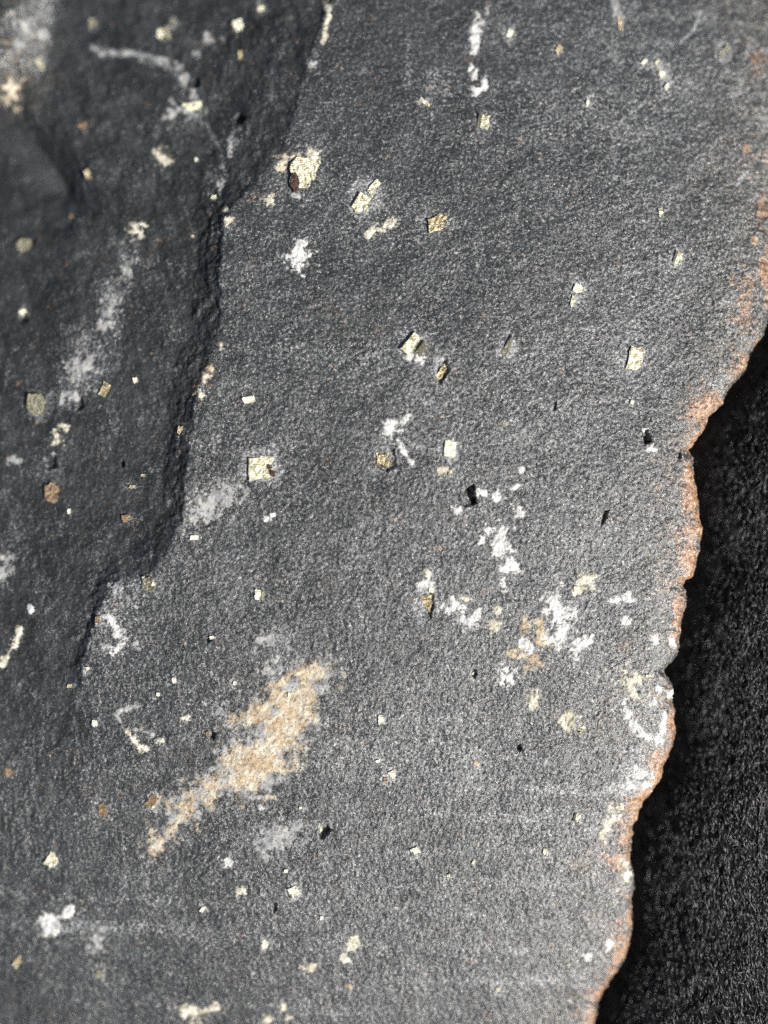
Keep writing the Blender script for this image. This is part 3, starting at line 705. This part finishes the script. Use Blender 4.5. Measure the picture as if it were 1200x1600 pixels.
crust([E(252, 1157, 6, 5), E(244, 1160, 4, 4)], M_CREAM, amp=0.8, scale=0.4)
crust([E(288, 1122, 8, 7)], M_CREAM, amp=1.3, scale=0.4, thr=0.25)
crust([E(78, 1444, 20, 22, 30), E(108, 1428, 14, 12, -30)], M_WHITE, amp=0.9, scale=0.9, thr=0.15, label='white crust patch in the lower left corner')
crust([E(148, 1476, 26, 16, -45), E(162, 1450, 10, 7)], M_GREY, amp=0.9, scale=0.9, thr=0.15)
crust([E(300, 1580, 24, 14, 20), E(336, 1576, 16, 8, -10)], M_CREAM, amp=1.1, scale=0.8, thr=0.15)
crust([E(354, 1346, 11, 9)], M_WHITE, amp=1.1, scale=0.5, thr=0.15)
crust([E(376, 1390, 10, 9)], M_CREAM, amp=1.3, scale=0.5, thr=0.25)
crust([E(552, 1472, 11, 14, 10), E(540, 1498, 10, 8)], M_CREAM, amp=0.9, scale=0.6)
crust([E(482, 1512, 12, 8, -20)], M_CREAM, amp=0.9, scale=0.6)
crust([E(546, 1540, 7, 9)], M_TAN, 'limonite_crust', 0.8, 0.6)
crust([E(415, 1476, 6, 10)], M_CREAM, amp=1.0, scale=0.6, thr=0.15)
crust([E(418, 1592, 10, 8), E(448, 1592, 8, 6)], M_CREAM, amp=0.8, scale=0.6)
crust([E(442, 1570, 6, 8)], M_CREAM, amp=0.8, scale=0.6)
crust([E(695, 1222, 10, 8)], M_GREY, amp=1.3, scale=0.5, thr=0.2)
crust([E(720, 1140, 8, 6)], M_GREY, amp=1.2, scale=0.5, thr=0.2)
crust([E(745, 1194, 5, 7)], M_TAN, 'limonite_crust', 0.9, 0.4)
crust([E(418, 810, 7, 7), E(424, 805, 8, 4, -30)], M_WHITE, amp=0.8, scale=0.5)
crust([E(408, 1262, 6, 6)], M_WHITE, amp=0.7, scale=0.4)
crust([E(852, 1192, 7, 9)], M_GREY, amp=1.1, scale=0.5, thr=0.15)
crust([E(1018, 702, 10, 6), E(1008, 672, 6, 4)], M_WHITE, amp=1.0, scale=0.4)
crust([E(640, 556, 8, 10), E(656, 562, 10, 7)], M_WHITE, amp=1.0, scale=0.4, thr=0.15)
crust([E(688, 562, 10, 5)], M_GREY, amp=0.9, scale=0.4)
crust([E(10, 1208, 13, 11)], M_BROWN, amp=0.7, scale=0.7)
crust([E(1168, 232, 8, 8)], M_TAN, 'limonite_crust', 0.8, 0.5)
crust([E(1180, 376, 7, 8)], M_TAN, 'limonite_crust', 0.8, 0.5)

# ------------------------------------------------------------------ pyrite crystals (each one a part of the slab)
def z_at(px, py):
    x, y = to_mm(px, py)
    j = int(np.argmin(np.abs(ys - y)))
    i = int(np.argmin(np.abs(GX[j] - x)))
    return x, y, float(np.median(Z[max(j - 3, 0):j + 4, max(i - 3, 0):i + 4]))

rng = random.Random(4)
def crystal(px, py, w, h, rot, kind, top=0.12, tilt=(0, 0), corners=None, ragged=0.05, rough=0.05, depth=0.7, label=None, sink=0.0, name='pyrite_crystal', parent=None):
    """a crystal standing in the slate: its outline on the surface, extruded down into the stone, with an uneven stepped top"""
    x0, y0, z0 = z_at(px, py)
    top = 0.03 + top * 0.55
    seed = int(px * 7 + py * 13)
    r = random.Random(seed)
    if corners is None:
        corners = [(-0.5, -0.5), (0.5, -0.5), (0.5, 0.5), (-0.5, 0.5)]
        corners = [(a + r.uniform(-0.07, 0.07), b + r.uniform(-0.07, 0.07)) for a, b in corners]
    cs, sn = math.cos(math.radians(rot)), math.sin(math.radians(rot))
    W, H = w * PX, h * PX
    pts = []
    n = len(corners)
    per = max(3, 24 // n)
    for i in range(n):
        ax, ay = corners[i]; bx, by = corners[(i + 1) % n]
        for k in range(per):
            f = k / per
            e = 0 if k == 0 else r.uniform(-ragged, ragged)
            nx, ny = (by - ay), -(bx - ax)
            a = ax + (bx - ax) * f + nx * e; b = ay + (by - ay) * f + ny * e
            pts.append((a * W * cs - b * H * sn, a * W * sn + b * H * cs))
    N = len(pts)
    P = np.array(pts)
    cen = P.mean(0)
    tx, ty = math.tan(math.radians(tilt[0])), math.tan(math.radians(tilt[1]))
    def topz(a):
        loc = (a @ np.array([[cs, -sn], [sn, cs]]))
        st = np.round(fbm(loc[:, 0] * 1.0 + seed, loc[:, 1] * 2.2, 0.45, 2, 5) * 3) / 3 * rough
        fine = fbm(a[:, 0] + seed, a[:, 1], 0.22, 2, 8) * rough * 0.8
        return z0 + top - sink + a[:, 0] * tx + a[:, 1] * ty + st + fine
    verts, faces = [], []
    rings = [(1.0, None), (0.985, 'e'), (0.93, 0), (0.78, 0), (0.6, 0), (0.4, 0), (0.2, 0)]
    zlow = z0 - depth
    for k, (f, m) in enumerate(rings):
        a = cen + (P - cen) * f
        if m is None: z = topz(a) * 0 + zlow
        elif m == 'e': z = topz(a) - 0.03
        else: z = topz(a)
        verts.append(np.column_stack([a, z]))
    V3 = np.concatenate(verts)
    V3 = np.concatenate([V3, [[cen[0], cen[1], float(topz(cen[None, :])[0])]]])
    for k in range(len(rings) - 1):
        for i in range(N):
            j = (i + 1) % N
            faces.append((k * N + i, k * N + j, (k + 1) * N + j, (k + 1) * N + i))
    c = len(V3) - 1
    b0 = (len(rings) - 1) * N
    tris = [(b0 + i, b0 + (i + 1) % N, c) for i in range(N)]
    me = bpy.data.meshes.new(name)
    O = np.array([x0, y0, z0])
    V3[:, 2] -= z0
    me.from_pydata([tuple(v * MM) for v in V3], [], [tuple(f) for f in faces] + tris)
    o = link(name, me, parent or slab, M_PY[kind])
    o.location = (x0 * MM, y0 * MM, (z0 - BASE) * MM)
    if parent is not None:
        o.location = (o.location.x - parent.location.x, o.location.y - parent.location.y, o.location.z - parent.location.z)
    if label: o['label'] = label
    return o

TO_SUN = (-9, 3)        # a facet leaning towards the sun glints

# the showpieces
a = crystal(476, 268, 46, 56, -6, 'pitted', 0.16, (-8, 0), [(-0.42, -0.5), (0.1, -0.46), (0.48, -0.38), (0.5, 0.5), (-0.3, 0.42), (-0.5, 0.2)], 0.07, 0.10, label='large cream crystal with a rust-brown hollow, at the step')
crystal(461, 286, 15, 30, 2, 'void', 0.62, (0, 0), LUMP, 0.08, 0.04, name='rust_hollow', parent=a)
a = crystal(410, 731, 45, 39, 4, 'pitted', 0.12, (-6, 0), [(-0.5, -0.5), (0.42, -0.40), (0.5, 0.5), (-0.48, 0.44)], 0.04, 0.06, label='large cream square crystal with dark red pits')
crystal(421, 730, 7, 8, 10, 'void', 0.30, (0, 0), LUMP, 0.1, 0.02, name='rust_hollow', parent=a)
crystal(426, 740, 8, 11, 25, 'void', 0.32, (0, 0), LUMP, 0.1, 0.02, name='rust_hollow', parent=a)
crystal(566, 318, 30, 34, -18, 'pitted', 0.15, (-8, 4), RAG, 0.05, 0.12, label='forked cream crystal near the top')
crystal(584, 292, 14, 30, -28, 'pitted', 0.13, (-6, 0), RHOM, 0.05, 0.10)
crystal(684, 348, 36, 26, 14, 'gold', 0.14, (-8, 0), [(-0.5, -0.5), (0.5, -0.4), (0.48, 0.5), (-0.4, 0.35)], 0.05, 0.14, label='striped olive gold crystal near the top')
a = crystal(642, 537, 24, 38, -24, 'pitted', 0.40, (-10, -3), [(-0.5, -0.40), (0.2, -0.5), (0.5, 0.40), (-0.1, 0.5)], 0.03, 0.05, label='raised rhombic crystal with a cream face')
crystal(657, 548, 14, 32, -26, 'olive', 0.30, (14, 2), RHOM, 0.03, 0.03, parent=a, name='side_facet')  # shade of the side face is put into its olive colour
crystal(692, 582, 16, 30, -26, 'gold', 0.05, (-10, 0), RAG, 0.06, 0.14)
crystal(792, 541, 13, 36, -14, 'olive', 0.14, (8, 0), [(-0.5, -0.4), (0.2, -0.5), (0.5, 0.1), (0.3, 0.5), (-0.1, 0.2)], 0.04, 0.05, label='dark olive shard right of the middle')
crystal(601, 718, 28, 28, 10, 'gold', 0.10, (-10, 0), [(-0.5, -0.3), (-0.2, -0.2), (0.1, -0.5), (0.5, -0.1), (0.4, 0.4), (0.0, 0.25), (-0.4, 0.5)], 0.06, 0.15, label='ragged orange gold crystal in the middle')
crystal(703, 701, 17, 25, -8, 'bright', 0.14, (-10, 0), None, 0.03, 0.03, label='cream rectangular crystal in the middle')
crystal(667, 942, 22, 32, 0, 'gold', 0.18, (-6, 4), TRI, 0.04, 0.16, label='gold triangular crystal with a black notch beside it')
crystal(992, 562, 24, 32, -14, 'pitted', 0.14, (-8, 3), None, 0.03, 0.06, label='cream gold rectangular crystal near the right edge')
crystal(996, 545, 20, 6, -10, 'gold', 0.18, (-2, -8), None, 0.03, 0.03)
crystal(902, 451, 18, 16, -5, 'bright', 0.16, TO_SUN, LUMP, 0.03, 0.06)
crystal(895, 471, 8, 22, -6, 'bright', 0.10, (-6, 0), RAG, 0.06, 0.08)
crystal(388, 624, 18, 11, 14, 'bright', 0.18, TO_SUN, None, 0.03, 0.03, label='small bright oblong crystal right of the step')
crystal(232, 913, 28, 24, 8, 'olive', 0.22, (6, 6), LUMP, 0.05, 0.10, label='tarnished pyramidal crystal above the rounded flake')
crystal(240, 911, 8, 9, 0, 'bright', 0.34, TO_SUN, [(-0.5, -0.5), (0.5, -0.4), (0.1, 0.5)], 0.02, 0.02)
crystal(225, 904, 6, 8, 30, 'bright', 0.26, TO_SUN, RHOM, 0.02, 0.02)
crystal(48, 629, 34, 36, 8, 'olive', 0.34, (-8, 4), HEXA, 0.04, 0.08, label='six sided olive grey crystal at the left')
crystal(157, 606, 18, 26, -10, 'gold', 0.24, (6, 0), RHOM, 0.05, 0.08)
crystal(73, 770, 28, 34, 12, 'brown', 0.22, (-8, 0), LUMP, 0.06, 0.10, label='brown rusted crystal at the left')
crystal(22, 372, 30, 22, 30, 'olive', 0.30, (-4, 4), LUMP, 0.04, 0.05)
# the smaller ones: x, y, w, h, rotation, kind, outline
for (x, y, w, h, r_, k, outl) in SMALL:
    if not k: continue
    t = TO_SUN if k == 'bright' else (rng.uniform(-10, 3), rng.uniform(-5, 5))
    c = crystal(x, y, w, h, r_, k, 0.10 if k != 'bright' else 0.14, t, outl, 0.05, 0.05, 0.5)
    if k in ('bright', 'pitted') and min(w, h) >= 11 and rng.random() < 0.75:      # a side facet away from the sun, its shade put into the olive
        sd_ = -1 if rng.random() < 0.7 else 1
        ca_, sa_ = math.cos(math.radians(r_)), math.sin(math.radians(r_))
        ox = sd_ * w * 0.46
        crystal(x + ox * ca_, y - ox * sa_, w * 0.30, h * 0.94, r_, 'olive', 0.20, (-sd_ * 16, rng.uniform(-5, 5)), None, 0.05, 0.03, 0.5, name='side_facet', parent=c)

# ------------------------------------------------------------------ the black felt the slab lies on
def felt_material():
    t = NT('black_felt')
    p = t.mm()
    n1 = t.noise(p, 1.6, 4.0, 0.6)
    n2 = t.noise(p, 6.0, 3.0, 0.6)
    base = t.mix(t.ss(n1, 0.35, 0.65), c4(0.004, 0.004, 0.0045), c4(0.008, 0.008, 0.0085))
    h = t.math('ADD', t.math('MULTIPLY', n1, 0.7), t.math('MULTIPLY', n2, 0.4))
    bmp = t.n('ShaderNodeBump', {'Strength': 0.9, 'Distance': 0.00025, 'Height': h})
    return t.done(Base_Color=base, Roughness=0.75, Normal=bmp.outputs[0], Specular_IOR_Level=0.15)
def fibre_material():
    t = NT('felt_fibre')
    p = t.mm()
    base = t.mix(t.ss(t.noise(p, 0.9, 2.0), 0.4, 0.6), c4(0.004, 0.004, 0.0045), c4(0.020, 0.019, 0.019))
    return t.done(Base_Color=base, Roughness=0.34, Specular_IOR_Level=0.6)

cloth_xs = axis(-110.0, 14.0, 36.0, 110.0, 0.16)
cloth_ys = axis(-110.0, -43.0, 26.0, 110.0, 0.16)
CX, CY = np.meshgrid(cloth_xs, cloth_ys)
_sy = np.arange(-130, 130, 0.5)
_se = np.interp(_sy, EY, EX)
_kk = np.exp(-0.5 * (np.arange(-16, 17) / 5.0) ** 2); _kk /= _kk.sum()
_se = np.convolve(np.pad(_se, 16, mode='edge'), _kk, 'valid')
def cloth_z(x, y):
    d = x - np.interp(y, _sy, _se)
    d = d - 0.4
    rise = np.where(d > 0, 5.0 * (1 - np.exp(-np.clip(d, 0, 200) / 3.0)), 0)
    keep = sstep(75, 45, np.abs(y)) * sstep(100, 60, x)
    z = BASE - 0.03 + rise * keep
    z = z + sstep(0.5, 4, d) * (0.30 * fbm(x, y, 5.0, 3, 131) + 0.10 * fbm(x, y, 1.1, 3, 132)) * keep
    return z
CZ = cloth_z(CX, CY)
I = np.arange(CX.size).reshape(CX.shape)
quads = np.stack([I[:-1, :-1], I[:-1, 1:], I[1:, 1:], I[1:, :-1]], -1).reshape(-1, 4)
cloth = link('black_felt', mesh_arrays('black_felt', np.stack([CX, CY, CZ], -1).reshape(-1, 3) * MM, quads, True), None, felt_material())
cloth['kind'] = 'structure'
cloth['label'] = 'black felt cloth under the slate slab'

def build_fibres(n=60000, seed=3):
    g = np.random.default_rng(seed)
    y = g.uniform(-62, 30, n)
    x = np.interp(y, EY, EX) - 0.5 + g.uniform(0, 1, n) ** 1.35 * (52.0 - np.interp(y, EY, EX))
    L = g.gamma(3.0, 0.17, n) + 0.2
    ang = np.radians(98) + g.normal(0, 0.42, n)
    bend = g.normal(0, 0.8, n)
    r = g.uniform(0.018, 0.052, n)
    S = 5
    pts = np.zeros((n, S, 3))
    px, py = x.copy(), y.copy()
    lift0 = g.uniform(0.0, 0.12, n); arch = g.gamma(1.5, 0.06, n)
    for k in range(S):
        f = k / (S - 1)
        pts[:, k, 0] = px; pts[:, k, 1] = py
        pts[:, k, 2] = cloth_z(px, py) + lift0 + arch * math.sin(math.pi * f) * 1.0
        a = ang + bend * (f - 0.5)
        px = px + np.cos(a) * L / (S - 1); py = py + np.sin(a) * L / (S - 1)
    tan = np.gradient(pts, axis=1)
    tan /= np.linalg.norm(tan, axis=2, keepdims=True) + 1e-9
    up = np.zeros_like(tan); up[..., 2] = 1
    s = np.cross(tan, up); s /= np.linalg.norm(s, axis=2, keepdims=True) + 1e-9
    u = np.cross(s, tan)
    rr = r[:, None, None] * np.array([0.55, 1, 1, 1, 0.5])[None, :, None]
    V3 = np.stack([pts + s * rr, pts + u * rr, pts - s * rr], 2).reshape(-1, 3)      # an open half tube, convex side up
    base = (np.arange(n) * S * 3)[:, None, None]
    k = (np.arange(S - 1) * 3)[None, :, None]
    j = np.arange(2)[None, None, :]
    a = base + k + j
    F = np.stack([a, a + 1, a + 4, a + 3], -1).reshape(-1, 4)
    o = link('fibre', mesh_arrays('fibre', V3 * MM, F, True), cloth, fibre_material())
    o['kind'] = 'stuff'
build_fibres()
